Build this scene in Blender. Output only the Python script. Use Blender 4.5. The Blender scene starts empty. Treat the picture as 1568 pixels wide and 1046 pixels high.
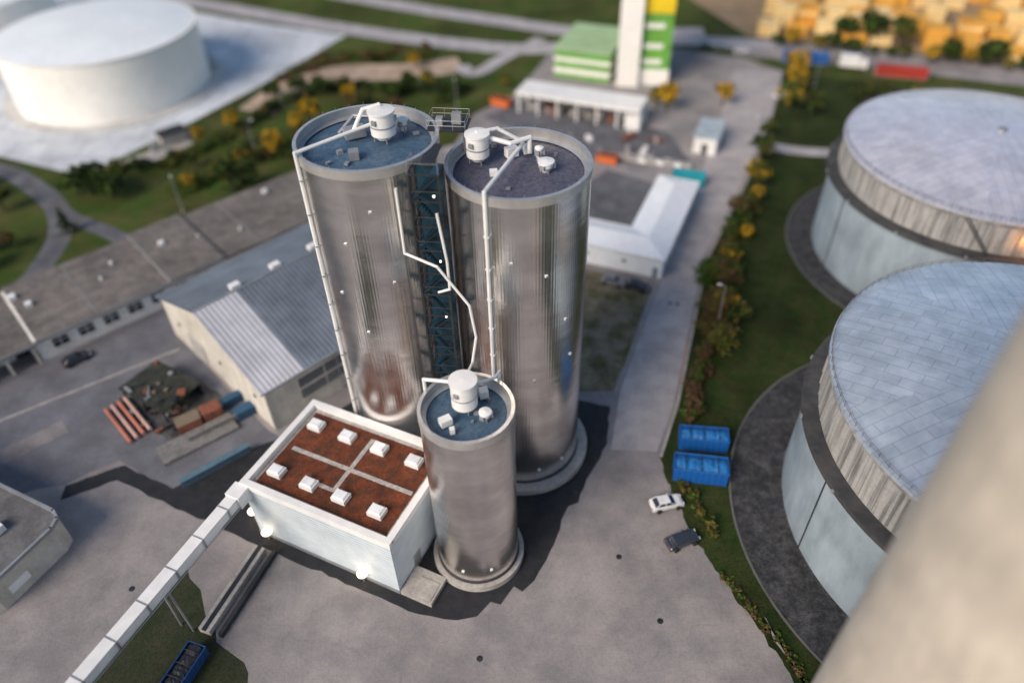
import bpy, math, random
import numpy as np
from mathutils import Vector, Matrix
rnd=random.Random(7); nr=np.random.default_rng(5)
sc=bpy.context.scene
D=math.radians
# ------------------------------------------------------------------ materials
def M(name,c1,c2=None,scale=.5,rough=.8,metal=0,bump=0.,bscale=8,stretch=(1,1,1),rot=0,dirt=.25,dscale=.08,spec=.4,emit=0,wave=None,brick=None,ribs=0,lo=.38,hi=.62,coat=0,cracks=0,speck=0,bdist=.15,ribh=.02):
    m=bpy.data.materials.new(name);m.use_nodes=True;t=m.node_tree;N=t.nodes;L=t.links.new
    b=N['Principled BSDF'];b.inputs['Roughness'].default_value=rough;b.inputs['Metallic'].default_value=metal
    b.inputs['Specular IOR Level'].default_value=spec;b.inputs['Coat Weight'].default_value=coat
    c2=c2 or tuple(x*.78 for x in c1)
    tc=N.new('ShaderNodeTexCoord');mp=N.new('ShaderNodeMapping');mp.inputs['Scale'].default_value=stretch;mp.inputs['Rotation'].default_value=(0,0,rot);L(tc.outputs['Object'],mp.inputs[0])
    n=N.new('ShaderNodeTexNoise');n.inputs['Scale'].default_value=scale;n.inputs['Detail'].default_value=6;n.inputs['Roughness'].default_value=.62;L(mp.outputs[0],n.inputs['Vector'])
    r=N.new('ShaderNodeValToRGB');r.color_ramp.elements[0].position=lo;r.color_ramp.elements[1].position=hi
    r.color_ramp.elements[0].color=(*c1,1);r.color_ramp.elements[1].color=(*c2,1);L(n.outputs[0],r.inputs[0]);col=r.outputs[0]
    def mul(col,fac,lo_,p0=.35,p1=.6):
        rr=N.new('ShaderNodeValToRGB');rr.color_ramp.elements[0].position=p0;rr.color_ramp.elements[1].position=p1
        rr.color_ramp.elements[0].color=(lo_,lo_,lo_,1);rr.color_ramp.elements[1].color=(1,1,1,1);L(fac,rr.inputs[0])
        mx=N.new('ShaderNodeMix');mx.data_type='RGBA';mx.blend_type='MULTIPLY';mx.inputs[0].default_value=1
        L(col,mx.inputs[6]);L(rr.outputs[0],mx.inputs[7]);return mx.outputs[2]
    if dirt>0:
        n2=N.new('ShaderNodeTexNoise');n2.inputs['Scale'].default_value=dscale;n2.inputs['Detail'].default_value=6;n2.inputs['Roughness'].default_value=.68;L(tc.outputs['Object'],n2.inputs['Vector'])
        col=mul(col,n2.outputs[0],1-dirt)
    if speck:
        n4=N.new('ShaderNodeTexNoise');n4.inputs['Scale'].default_value=2.6;n4.inputs['Detail'].default_value=3;n4.inputs['Roughness'].default_value=.8;L(tc.outputs['Object'],n4.inputs['Vector'])
        col=mul(col,n4.outputs[0],1-speck,.38,.55)
    if cracks:
        n5=N.new('ShaderNodeTexNoise');n5.inputs['Scale'].default_value=.35;n5.inputs['Detail'].default_value=3;L(tc.outputs['Object'],n5.inputs['Vector'])
        va=N.new('ShaderNodeVectorMath');va.operation='MULTIPLY_ADD';va.inputs[1].default_value=(5,5,0);L(n5.outputs['Color'],va.inputs[0]);L(tc.outputs['Object'],va.inputs[2])
        vo=N.new('ShaderNodeTexVoronoi');vo.feature='DISTANCE_TO_EDGE';vo.inputs['Scale'].default_value=.06;L(va.outputs[0],vo.inputs['Vector'])
        col=mul(col,vo.outputs['Distance'],1-cracks,.002,.008)
    h=None
    if wave:
        w=N.new('ShaderNodeTexWave');w.inputs['Scale'].default_value=wave[0];w.inputs['Distortion'].default_value=0;L(mp.outputs[0],w.inputs['Vector'])
        w.bands_direction=wave[2] if len(wave)>2 else 'X'
        col=mul(col,w.outputs['Fac'],wave[1],0,.35);h=(w.outputs['Fac'],.5,.12)
    if brick:
        w=N.new('ShaderNodeTexBrick');w.inputs['Scale'].default_value=brick[0];w.inputs['Mortar Size'].default_value=brick[3];w.inputs['Brick Width'].default_value=brick[1];w.inputs['Row Height'].default_value=brick[2]
        w.inputs['Color1'].default_value=(1,1,1,1);w.inputs['Color2'].default_value=(brick[4],)*3+(1,);w.inputs['Mortar'].default_value=(brick[5],)*3+(1,);L(mp.outputs[0],w.inputs['Vector'])
        mx=N.new('ShaderNodeMix');mx.data_type='RGBA';mx.blend_type='MULTIPLY';mx.inputs[0].default_value=1;L(col,mx.inputs[6]);L(w.outputs['Color'],mx.inputs[7]);col=mx.outputs[2]
    if ribs:
        sp=N.new('ShaderNodeSeparateXYZ');L(tc.outputs['Object'],sp.inputs[0])
        at=N.new('ShaderNodeMath');at.operation='ARCTAN2';L(sp.outputs[1],at.inputs[0]);L(sp.outputs[0],at.inputs[1])
        mu=N.new('ShaderNodeMath');mu.operation='MULTIPLY';mu.inputs[1].default_value=ribs;L(at.outputs[0],mu.inputs[0])
        si=N.new('ShaderNodeMath');si.operation='SINE';L(mu.outputs[0],si.inputs[0])
        h=(si.outputs[0],.3,ribh)
    nrm=None
    if bump>0:
        n3=N.new('ShaderNodeTexNoise');n3.inputs['Scale'].default_value=bscale;n3.inputs['Detail'].default_value=4;L(mp.outputs[0],n3.inputs['Vector'])
        bp=N.new('ShaderNodeBump');bp.inputs['Strength'].default_value=min(1,bump);bp.inputs['Distance'].default_value=bdist;L(n3.outputs[0],bp.inputs['Height']);nrm=bp.outputs[0]
    if h:
        bp=N.new('ShaderNodeBump');bp.inputs['Strength'].default_value=h[1];bp.inputs['Distance'].default_value=h[2];L(h[0],bp.inputs['Height'])
        if nrm: L(nrm,bp.inputs['Normal'])
        nrm=bp.outputs[0]
    if nrm: L(nrm,b.inputs['Normal'])
    L(col,b.inputs['Base Color'])
    if emit: b.inputs['Emission Color'].default_value=(*c1,1);b.inputs['Emission Strength'].default_value=emit
    return m
asph=M('yard_pavement',(.33,.305,.30),(.235,.222,.226),scale=.16,bump=.25,bscale=6,dirt=.30,dscale=.03,rough=.85,cracks=.10,speck=.14)
t=asph.node_tree;N=t.nodes;L=t.links.new;bs=N['Principled BSDF'];src=bs.inputs['Base Color'].links[0].from_socket
tc=N.new('ShaderNodeTexCoord');vm=N.new('ShaderNodeVectorMath');vm.operation='DISTANCE';vm.inputs[1].default_value=(25.5,86,0);L(tc.outputs['Object'],vm.inputs[0])
ns=N.new('ShaderNodeTexNoise');ns.inputs['Scale'].default_value=.4;ns.inputs['Detail'].default_value=6;L(tc.outputs['Object'],ns.inputs['Vector'])
ad=N.new('ShaderNodeMath');ad.operation='MULTIPLY_ADD';ad.inputs[1].default_value=12;L(ns.outputs[0],ad.inputs[0]);L(vm.outputs['Value'],ad.inputs[2])
mr=N.new('ShaderNodeMapRange');mr.inputs[1].default_value=15;mr.inputs[2].default_value=8;mr.inputs[4].default_value=.75;L(ad.outputs[0],mr.inputs[0])
mx=N.new('ShaderNodeMix');mx.data_type='RGBA';L(mr.outputs[0],mx.inputs[0]);L(src,mx.inputs[6]);mx.inputs[7].default_value=(.38,.23,.16,1);L(mx.outputs[2],bs.inputs['Base Color'])
dasph=M('fresh_asphalt',(.013,.015,.019),(.024,.025,.029),scale=.6,bump=.2,rough=.75,dirt=.2,speck=.2)
road=M('road_surface',(.44,.425,.44),(.34,.33,.34),scale=.3,bump=.2,dirt=.2,dscale=.1,speck=.12)
mroad=M('service_road_surface',(.46,.43,.43),(.36,.34,.345),scale=.3,bump=.2,dirt=.22,dscale=.07,speck=.14,cracks=.1)
dyard=M('worn_asphalt',(.16,.162,.18),(.10,.103,.115),scale=.3,bump=.2,dirt=.35,speck=.15)
lyard=M('left_asphalt',(.18,.185,.21),(.125,.13,.15),scale=.2,bump=.2,dirt=.3,dscale=.04,cracks=.12,speck=.16)
grass=M('grass',(.055,.098,.018),(.10,.105,.035),scale=.12,bump=.8,bscale=2.5,dirt=.5,dscale=.05,rough=.95,spec=.1,speck=.4)
lawn=M('lawn',(.026,.050,.012),(.048,.056,.020),scale=.35,bump=.8,bscale=4,dirt=.5,dscale=.09,rough=.95,spec=.1,speck=.4)
dry=M('dry_grass',(.12,.12,.05),(.32,.26,.19),scale=.3,bump=.8,bscale=4,dirt=.35,dscale=.2,rough=.95,spec=.1,speck=.4)
sand=M('sand',(.54,.41,.32),(.36,.28,.2),scale=.2,bump=.3,speck=.2)
conc=M('concrete',(.46,.44,.41),(.34,.32,.30),scale=.5,bump=.2,speck=.2)
apr=M('concrete_apron',(.66,.70,.74),(.54,.58,.63),scale=.2,bump=.1,dirt=.25,brick=(.12,1,1,.02,.9,.6))
grav=M('gravel_ring',(.030,.032,.037),(.085,.085,.09),scale=.8,bump=.9,bscale=5,dirt=.5,dscale=.3,speck=.5)
steel=M('brushed_steel',(.96,.93,.90),(.78,.75,.73),scale=.30,rough=.23,metal=1,stretch=(.35,.35,1.1),dirt=.16,dscale=.16,ribs=140,bump=.4,bscale=.5,bdist=.12,ribh=.011,lo=.40,hi=.60)  # horizontal tone bands in the base colour imitate blotchy reflections
steelrim=M('steel_rim',(.74,.72,.69),(.62,.61,.6),rough=.35,metal=.7)
deck=M('silo_deck_blue',(.05,.11,.18),(.09,.15,.22),scale=1.2,rough=.5,speck=.3)
deck2=M('silo_deck_grey',(.075,.08,.12),(.13,.125,.17),scale=3,rough=.5,speck=.4)
white=M('white_paint',(.80,.80,.78),(.72,.72,.71),rough=.45,dirt=.12)
whitew=M('white_cladding',(.60,.67,.72),(.53,.60,.65),rough=.5,dirt=.15,wave=(.6,.95,'Z'))
offw=M('cream_render',(.64,.60,.53),(.52,.49,.43),rough=.85,dirt=.28,dscale=.15,bump=.1,stretch=(1,1,.3),speck=.1)
tankw=M('white_tank_paint',(.88,.86,.80),(.82,.80,.75),rough=.5,dirt=.08)
dark=M('dark_steel',(.03,.035,.042),(.06,.06,.065),rough=.5,metal=.5)
stairm=M('stair_flight_blue',(.02,.07,.11),(.015,.05,.08),rough=.45,metal=.3)
grey=M('grey_metal',(.38,.40,.42),(.30,.31,.33),rough=.5,metal=.4)
glass=M('window_glass',(.02,.025,.03),(.035,.04,.05),rough=.12,spec=.8,dirt=0)
sedum=M('sedum_roof',(.20,.05,.018),(.10,.038,.02),scale=1.0,bump=.6,bscale=5,dirt=.45,dscale=.3,rough=.95,speck=.35)
HR=D(-44.4)
hroof=M('hall_corrugated_roof',(.18,.215,.26),(.14,.17,.205),scale=.3,rough=.55,rot=HR,wave=(.42,.82),dirt=.3,dscale=.1)
hstrip=M('hall_light_roof',(.50,.51,.55),(.42,.43,.47),scale=.3,rough=.5,rot=HR,wave=(.42,.93),dirt=.2)
oroof=M('office_roof',(.225,.20,.185),(.155,.14,.13),scale=.6,rough=.9,rot=D(-41.3),bump=.3,dirt=.4,dscale=.12,brick=(.3,1,.5,.015,.88,.7),speck=.25)
froof=M('flat_roof_grey',(.17,.17,.17),(.12,.12,.125),scale=.5,bump=.2,dirt=.3,speck=.2)
def dome_mats(nm,a,b,ns=6):
    out=[]
    for k in range(ns):
        out.append(M('%s_sector'%nm,a,b,scale=.4,rough=.34,metal=.4,rot=-(2*math.pi*(k+.5)/ns)+D(12),brick=(.25,.95,.36,.014,.90,.72),dirt=.26,dscale=.08,stretch=(1,1,.2)))
    return out
domeB=dome_mats('metal_dome',(.62,.70,.78),(.48,.56,.64));domeA=dome_mats('rose_metal_dome',(.80,.78,.84),(.64,.65,.73))
band=M('stained_concrete',(.43,.425,.415),(.11,.11,.112),scale=1.5,rough=.9,stretch=(1,1,.05),dirt=.3,bump=.1,lo=.46,hi=.70,speck=.15)
bandp=M('pilaster_concrete',(.36,.355,.345),(.20,.2,.2),scale=.9,rough=.9,stretch=(1,1,.07),dirt=.3)
tlow=M('tank_lower_wall',(.33,.40,.46),(.26,.325,.38),scale=.5,rough=.6,stretch=(1,1,.3),dirt=.25,dscale=.08,wave=(.13,.94,'Z'))
rubber=M('dark_ledge',(.04,.042,.046),(.07,.07,.07),rough=.7)
twr=M('tower_concrete',(.54,.48,.41),(.46,.41,.35),scale=1.6,rough=.9,stretch=(1,1,.25),dirt=.15,dscale=.25,bump=.3,bscale=3.5,bdist=.05,wave=(.10,.95,'Z'))
blue=M('blue_paint',(.015,.13,.45),(.01,.09,.34),rough=.4,dirt=.3,dscale=.5)
teal=M('teal_paint',(.02,.38,.44),(.02,.3,.36),rough=.45)
red=M('red_paint',(.45,.05,.03),(.35,.04,.03),rough=.5)
orange=M('orange_paint',(.78,.18,.04),(.6,.13,.03),rough=.5)
rust=M('rust',(.26,.09,.05),(.16,.06,.04),scale=1.2,rough=.9,bump=.3)
greenp=M('green_cladding',(.17,.44,.07),(.14,.36,.06),rough=.5,wave=(.2,.9,'Z'))
yellowp=M('yellow_cladding',(.88,.66,.02),(.8,.55,.02),rough=.5)
timber=M('lumber',(.90,.50,.09),(.76,.35,.05),scale=.3,rough=.8,dirt=.35,dscale=.15,wave=(.5,.75,'Z'))  # warm sunlight on the stacks is put into both lumber base colours
timber2=M('lumber_pale',(.93,.72,.36),(.86,.57,.22),scale=.3,rough=.8,dirt=.3,dscale=.15)
bark=M('bark',(.07,.055,.04),(.04,.03,.025),scale=3,rough=.95)
def leafm(n,a,b): return M(n,a,b,scale=.6,rough=.75,spec=.2,dirt=.3,dscale=.5)
Lg=leafm('leaf_green',(.04,.085,.012),(.08,.12,.02));Ld=leafm('leaf_dark',(.015,.033,.010),(.03,.05,.014))
Ly=leafm('leaf_yellow',(.66,.40,.02),(.44,.26,.02));Lo=leafm('leaf_olive',(.16,.13,.03),(.09,.09,.02));Lb=leafm('leaf_brown',(.15,.085,.045),(.085,.055,.032))
lamp=M('lamp_lens',(1,.84,.58),emit=3.5,dirt=0)
tyre=M('tyre',(.02,.02,.02),rough=.9,dirt=0)
carw=M('car_paint_white',(.75,.76,.78),rough=.25,coat=.6,dirt=.05);card=M('car_paint_dark',(.03,.04,.06),rough=.25,coat=.6,dirt=0);carr=M('car_paint_grey',(.25,.26,.28),rough=.25,coat=.6,dirt=0)
tarp=M('tarpaulin',(.02,.19,.50),(.012,.11,.34),rough=.45,scale=1.5)
# ------------------------------------------------------------------ mesh builder
class MB:
    def __init__(s): s.v=[];s.f=[];s.m=[]
    def add(s,v,f,mi=0):
        o=len(s.v);s.v+=[tuple(p) for p in v];s.f+=[tuple(i+o for i in q) for q in f];s.m+=[mi]*len(f)
    def box(s,c,d,a=0,mi=0,taper=1):
        x,y,z=d[0]/2,d[1]/2,d[2]/2;ca,sa=math.cos(a),math.sin(a);v=[]
        for k,zz in ((1,-z),(taper,z)):
            for px,py in ((-x,-y),(x,-y),(x,y),(-x,y)): v.append((c[0]+k*(px*ca-py*sa),c[1]+k*(px*sa+py*ca),c[2]+zz))
        s.add(v,[(0,3,2,1),(4,5,6,7),(0,1,5,4),(1,2,6,5),(2,3,7,6),(3,0,4,7)],mi)
    def prism(s,p,z0,z1,mi=0,top=None):
        n=len(p);s.add([(x,y,z0) for x,y in p]+[(x,y,z1) for x,y in p],[(i,(i+1)%n,n+(i+1)%n,n+i) for i in range(n)],mi)
        s.add([(x,y,z1) for x,y in p],[tuple(range(n))],mi if top is None else top)
    def rev(s,x,y,pr,n=64,mi=0,mis=None,sect=0):
        for k in range(len(pr)-1):
            (r0,z0),(r1,z1)=pr[k],pr[k+1];v=[]
            for r,z in ((r0,z0),(r1,z1)): v+=[(x+r*math.cos(2*math.pi*i/n),y+r*math.sin(2*math.pi*i/n),z) for i in range(n)]
            s.add(v,[(i,(i+1)%n,n+(i+1)%n,n+i) for i in range(n)],mis[k] if mis else mi)
            if sect: s.m[-n:]=[int(i*sect/n) for i in range(n)]
    def cyl(s,x,y,z0,z1,r,r1=None,n=24,mi=0):
        r1=r if r1 is None else r1;s.rev(x,y,[(r,z0),(r1,z1),(.001,z1)],n,mi)
    def tube(s,P,r,n=8,mi=0):
        for a,b in zip(P[:-1],P[1:]):
            a=Vector(a);b=Vector(b);d=(b-a);l=d.length
            if l<1e-6: continue
            d/=l;e=d*r*.5;a=a-e;b=b+e
            u=d.orthogonal().normalized();w=d.cross(u);v=[]
            for q in (a,b): v+=[q+u*r*math.cos(2*math.pi*i/n)+w*r*math.sin(2*math.pi*i/n) for i in range(n)]
            s.add(v,[(i,(i+1)%n,n+(i+1)%n,n+i) for i in range(n)]+[tuple(range(n))[::-1],tuple(range(n,2*n))],mi)
    def leaves(s,C,R,n,size,mis,clump=None):
        """many small leaf-cluster faces through the volume of an ellipsoid, gathered in clumps"""
        C=np.array(C);R=np.array(R);k=max(4,n//28)
        d=nr.normal(size=(k,3));d/=np.linalg.norm(d,axis=1)[:,None];cc=d*(nr.uniform(.45,1.0,(k,1)))*R+C
        km=nr.integers(0,len(mis),k)
        idx=nr.integers(0,k,n);p=cc[idx]+nr.normal(size=(n,3))*R*.17
        a=nr.normal(size=(n,3));a/=np.linalg.norm(a,axis=1)[:,None];b=np.cross(a,nr.normal(size=(n,3)));b/=np.linalg.norm(b,axis=1)[:,None]
        sz=nr.uniform(.5,1.3,(n,1))*size;a*=sz;b*=sz*.7
        p[:,2]=np.maximum(p[:,2],.1)
        V=np.stack([p-a,p-b*.9,p+a,p+b],1).reshape(-1,3);o=len(s.v);s.v+=V.tolist()
        s.f+=[(o+4*i,o+4*i+1,o+4*i+2,o+4*i+3) for i in range(n)];s.m+=[mis[j] for j in km[idx]]
    def mesh(s,name,mats,o=(0,0,0),smooth=False):
        me=bpy.data.meshes.new(name);V=np.array(s.v,dtype=float)-np.array(o);me.from_pydata(V.tolist(),[],s.f)
        for m in mats: me.materials.append(m)
        me.polygons.foreach_set('material_index',s.m)
        if smooth:
            me.polygons.foreach_set('use_smooth',[True]*len(s.f))
            try:
                import bmesh
                bm=bmesh.new();bm.from_mesh(me);bmesh.ops.remove_doubles(bm,verts=bm.verts,dist=1e-4);bm.to_mesh(me);bm.free()
                me.set_sharp_from_angle(angle=D(38))
            except Exception: pass
        me.update();return me
    def out(s,name,mats,parent=None,o=(0,0,0),smooth=False):
        if parent: o=tuple(parent.location)
        ob=bpy.data.objects.new(name,s.mesh(name,mats,o,smooth));bpy.context.collection.objects.link(ob)
        if parent: ob.parent=parent
        else: ob.location=o
        return ob
def group(name,loc):
    e=bpy.data.objects.new(name,None);e.location=loc;e.empty_display_size=1;bpy.context.collection.objects.link(e);return e
def sheet(name,poly,z,mat):
    b=MB();b.add([(x,y,z) for x,y in poly],[tuple(range(len(poly)))]);return b.out(name,[mat])
def strip(name,pts,w,z,mat):
    P=[Vector(p) for p in pts];Q=[]
    for i in range(len(P)-1):
        p0=P[max(i-1,0)];p1=P[i];p2=P[i+1];p3=P[min(i+2,len(P)-1)]
        for k in range(8):
            t=k/8;Q.append(.5*((2*p1)+(p2-p0)*t+(2*p0-5*p1+4*p2-p3)*t*t+(3*p1-p0-3*p2+p3)*t**3))
    Q.append(P[-1]);V=[]
    for i,q in enumerate(Q):
        d=(Q[min(i+1,len(Q)-1)]-Q[max(i-1,0)]).normalized();n=Vector((-d.y,d.x));V+=[(q.x+n.x*w/2,q.y+n.y*w/2,z),(q.x-n.x*w/2,q.y-n.y*w/2,z)]
    b=MB();b.add(V,[(2*i,2*i+1,2*i+3,2*i+2) for i in range(len(Q)-1)]);return b.out(name,[mat])
def ragged(poly,step=1.2,amp=.35):
    out=[]
    for i in range(len(poly)):
        a=poly[i];c=poly[(i+1)%len(poly)];l=math.dist(a,c);m=max(1,int(l/step))
        for k in range(m):
            t=k/m;out.append((a[0]+(c[0]-a[0])*t+rnd.uniform(-amp,amp)*(k>0),a[1]+(c[1]-a[1])*t+rnd.uniform(-amp,amp)*(k>0)))
    return out
def fr(cx,cy,ang):
    ca,sa=math.cos(ang),math.sin(ang);return lambda u,v:(cx+u*ca-v*sa,cy+u*sa+v*ca)
# ------------------------------------------------------------------ ground & surfaces
sheet('ground',[(-3000,-1500),(3000,-1500),(3000,4500),(-3000,4500)],0,grass)
yp=[(-170,-30),(-170,10),(-98,80),(-86,103),(-43,141),(-12,160),(-8,175),(2,186),(8,200),(16,222),(50,214),(66.9,205.5),(75,195.9),(60.6,159.1),(47.6,133.8),(36.1,111.5),(30.1,93.3),(24.2,75.7),(20.1,66)]
edge=ragged([(20.1,66),(21.5,56),(23.8,49),(29.3,35.6),(36,18)],.8,.3)[:-30]
edge=[p for p in edge if p[1]>17]
sheet('yard_pavement',yp+edge[1:]+[(36.5,16),(40,-30)],.006,asph)
sheet('service_road',[(74.6,196),(60.2,159.2),(47.2,134),(35.7,111.7),(29.7,93.5),(23.8,75.9),(19.9,67),(13.5,67.5),(16.2,78.8),(25.4,102.3),(38.6,134.3),(52,170),(62,198)],.011,mroad)
sheet('left_yard_asphalt',ragged([(-98,72),(-75,89),(-60,102.5),(-56,95),(-36,73),(-28,66),(-34,57),(-46,61),(-56,68),(-62,64),(-80,60),(-110,50)],3,.3),.012,lyard)
sheet('fresh_asphalt',ragged([(-61.8,63.9),(-54.9,67.2),(-46.8,62.9),(-41.5,66.5),(-36.5,70.2),(-28,74),(-24,79),(-8,82),(6,80),(10.1,77.2),(14.3,75.8),(13.1,68.6),(9.6,62.5),(8.2,58.8),(6.8,58.2),(4,51.5),(1.9,47.6),(.4,46.2),(-.6,46.9),(-2.2,44.6),(-3.4,45),(-5,43.2),(-7.3,42.8),(-11.9,43.7),(-30,52.2),(-46.4,60.2),(-55,64.6),(-61.5,61.5)],1.2,.15),.018,dasph)
sheet('garden',ragged([(13.4,110.7),(25.2,104.1),(15.3,78.9),(10,79),(8,100)],2,.25),.02,dry)
sheet('verge_grass',ragged([(-52,30),(-48.5,40),(-45.0,47),(-41,50.5),(-37.8,46),(-34.8,41),(-31,38.5),(-28,30),(-28,10),(-55,10)],1.5,.4),.016,M('dark_verge',(.02,.035,.01),(.04,.042,.02),scale=.4,bump=.8,speck=.5,rough=.95))
sheet('canopy_yard_asphalt',ragged([(-5.5,173.5),(18.2,150.2),(40.9,145.9),(38,163),(6.0,183)],3,.4),.013,dyard)
sheet('courtyard_asphalt',[(10,118),(23,117),(32,139),(22,146),(8,132)],.015,dyard)
sheet('concrete_apron',[(-200,168),(-118.1,160.1),(-94.8,149.8),(-82.5,167.8),(-66,196),(-47.9,231.8),(-76,244),(-100.9,256.4),(-130,275),(-230,330),(-260,200)],.01,apr)
sheet('shed_pad',[(-93,152),(-84,160),(-78,168),(-74,164),(-80,156)],.015,conc)
pm=M('patch_asphalt',(.25,.235,.235),(.19,.18,.182),scale=.4,speck=.2,dirt=.3)
for i,(x,y,a,l,w_) in enumerate(((-14,33,-.4,5,2.0),(22,118,1.16,6,2.6),(-70,72,.7,9,3),(30,150,1.16,9,4))):
    F_=fr(x,y,a);sheet('repair_patch',ragged([F_(-l/2,-w_/2),F_(l/2,-w_/2),F_(l/2,w_/2),F_(-l/2,w_/2)],.7,.18),.024+.002*i,pm)
strip('sand_path',[(-63,180),(-57,194),(-45,203),(-28,203),(-12,207)],11,.008,sand)
strip('main_road_far',[(-250,330),(-150,288),(-103.2,266),(-48.7,237.4),(3.5,217.4),(40,222),(80,214)],8,.014,road)
strip('upper_road',[(-140,330),(-90,293),(-46.1,264.8),(0,240),(25.4,228.8),(60,226)],8,.018,road)
strip('link_road',[(11.4,224.5),(0,211),(-8,200.5),(-12,206)],4.5,.022,road)
strip('highway',[(-200,380),(-60,325),(60,275),(90,262)],16,.01,dyard)
strip('foot_path',[(-135,160),(-115,153.8),(-104,146),(-95,137),(-89.8,127),(-88.5,117.4),(-89.5,109),(-97,98)],4.6,.008,dyard)
strip('branch_path',[(-98,141),(-91,133.5),(-82,128),(-72,122.5),(-64,127)],3.4,.012,dyard)
strip('right_road',[(66,214),(100,203),(140,186),(200,160)],13,.010,asph)
strip('tank_service_path',[(52,160),(66,152),(90,150),(120,153)],4,.016,road)
sheet('lawn',[(75,195.9),(60.6,159.1),(47.6,133.8),(36.1,111.5),(30.1,93.3),(24.2,75.7),(19.1,66),(20.5,56),(22.8,49),(28.3,35.6),(34,18),(60,20),(90,60),(120,100),(130,150),(110,180)],.003,lawn)
for (x,y,ri,ro) in ((81.1,112.1,24,28.6),(60.4,54.2,25.5,32.3)):
    b=MB();b.rev(x,y,[(ri,.03),(ro,.03)],96);b.rev(x,y,[(ro,0),(ro,.14),(ro+.25,.14),(ro+.25,0)],96,1);b.out('gravel_ring',[grav,M('ring_kerb',(.14,.14,.135))])
b=MB()
for A_,B_ in (((37.9,134),(25,102.5)),((25,102.5),(15.5,78.6)),((47.9,133.8),(36.3,111.5)),((36.3,111.5),(30.3,93.3)),((30.3,93.3),(24.4,75.7)),((24.4,75.7),(20.3,66)),((60.9,159),(47.9,133.8)),((-78,75.5),(-54.5,91.3))):
    dx,dy=B_[0]-A_[0],B_[1]-A_[1];l=math.hypot(dx,dy);b.box(((A_[0]+B_[0])/2,(A_[1]+B_[1])/2,.065),(l,.35,.13),math.atan2(dy,dx))
b.out('kerb',[conc])
for x,y in ((27.5,99.5),(28.7,99.2),(12.5,50.5),(16.2,42),(-4.6,38.2),(-47,48),(8,60.5)):
    b=MB();b.cyl(x,y,.0,.035,.36,n=20);b.out('manhole_cover',[dark],o=(x,y,0))
# ------------------------------------------------------------------ silos
def silo(x,y,r,h,dk,pl,pipe_ang,name='cement_silo',marks=()):
    g=group(name,(x,y,0));b=MB()
    b.rev(x,y,[(r,.3),(r,h-1.0),(r+.08,h-1.0),(r+.08,h),(r-.3,h),(r-.3,h-1.25),(.01,h-1.0)],160,0,[0,1,1,1,1,2])
    b.out('shell',[steel,steelrim,dk],g,smooth=True)
    b=MB();b.rev(x,y,[(pl,0),(pl,.9),(r-.2,.9)],96);b.rev(x,y,[(r+.12,.3),(r+.12,1.2),(r,1.2)],96,1);b.out('plinth',[conc,dark],g,smooth=True)
    b=MB()
    for a,z in marks:
        b.box((x+(r+.06)*math.cos(D(a)),y+(r+.06)*math.sin(D(a)),z),(.12,.30,.26),D(a),0)
        b.box((x+(r+.15)*math.cos(D(a)),y+(r+.15)*math.sin(D(a)),z),(.06,.18,.18),D(a),1)
    b.out('inspection_hatches',[white,grey],g)
    b=MB();ns=int(2*math.pi*r/1.6)
    for i in range(ns):
        a=2*math.pi*i/ns;b.tube([(x+(r-.15)*math.cos(a),y+(r-.15)*math.sin(a),h),(x+(r-.15)*math.cos(a),y+(r-.15)*math.sin(a),h+.35)],.025,5)
    b.out('rim_posts',[grey],g)
    b=MB();b.rev(x,y,[(r-.31,h-.9),(r-.75,h-1.08)],96);
    for k in range(5):
        a=rnd.uniform(0,6.28);q=rnd.uniform(.2,.8)*r;b.box((x+q*math.cos(a),y+q*math.sin(a),h-.95),(rnd.uniform(.2,.7),rnd.uniform(.2,.5),rnd.uniform(.2,.5)),a)
    b.out('deck_fittings',[grey],g)
    return g
g1=silo(-14.43,71.47,7.41,46.6,deck,8.3,213,marks=[(250,38),(275,42),(235,31),(255,26),(268,5),(285,33)])
g2=silo(1.18,69.12,7.55,44.5,deck2,9.0,244,marks=[(262,37),(290,35),(310,28),(280,20),(300,8),(318,22),(252,3.2),(285,3.2),(312,3.4)])
g3=silo(-4.85,51.89,4.91,26.5,deck,5.6,200,marks=[(250,3),(290,3.2)])
def onr(x,y,r,a): return (x+r*math.cos(D(a)),y+r*math.sin(D(a)))
def filt(g,x,y,z,r,h,nm='dust_filter'):
    b=MB();b.rev(x,y,[(r*.55,z),(r*.75,z+.5),(r,z+.55),(r,z+h),(r+.12,z+h),(r+.12,z+h+.18),(.01,z+h+.35)],28)
    for a in range(0,360,90): b.tube([(*onr(x,y,r*.8,a+20),z-.2),(*onr(x,y,r*.8,a+20),z+.6)],.07,6,1)
    b.rev(x,y,[(r+.03,z+h*.5),(r+.05,z+h*.5+.08),(r+.03,z+h*.5+.16)],28,1)
    for a in (0,120,240): b.box((*onr(x,y,r+.1,a),z+h*.75),(.25,.5,.5),D(a),1)
    b.out(nm,[white,grey],g,smooth=True)
filt(g1,-12.7,72.2,45.9,1.3,2.9);filt(g1,-10.9,74.4,45.6,.5,1.2,'vent')
filt(g2,-3.0,70.9,43.8,1.2,2.8);filt(g2,4.0,68.8,43.4,.75,1.0,'vent');filt(g2,3.4,71.0,43.4,.35,1.4,'vent_pipe')
filt(g3,-5.0,52.4,25.9,1.35,3.7);filt(g3,-2.9,51.0,25.5,.55,.9,'vent')
b=MB();p=onr(-14.43,71.47,7.68,213);b.tube([(-12.9,73,49.2),(-14.6,72.6,48.9),(-15.6,71.8,47.2)],.2);b.tube([(-14,72.5,47.3),(*p,47.0),(*p,1)],.2)
p2=onr(-14.43,71.47,7.6,205);b.tube([(*p2,46),(*p2,2)],.07,6);b.out('filling_pipe',[white],g1,smooth=True)
b=MB()
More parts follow.
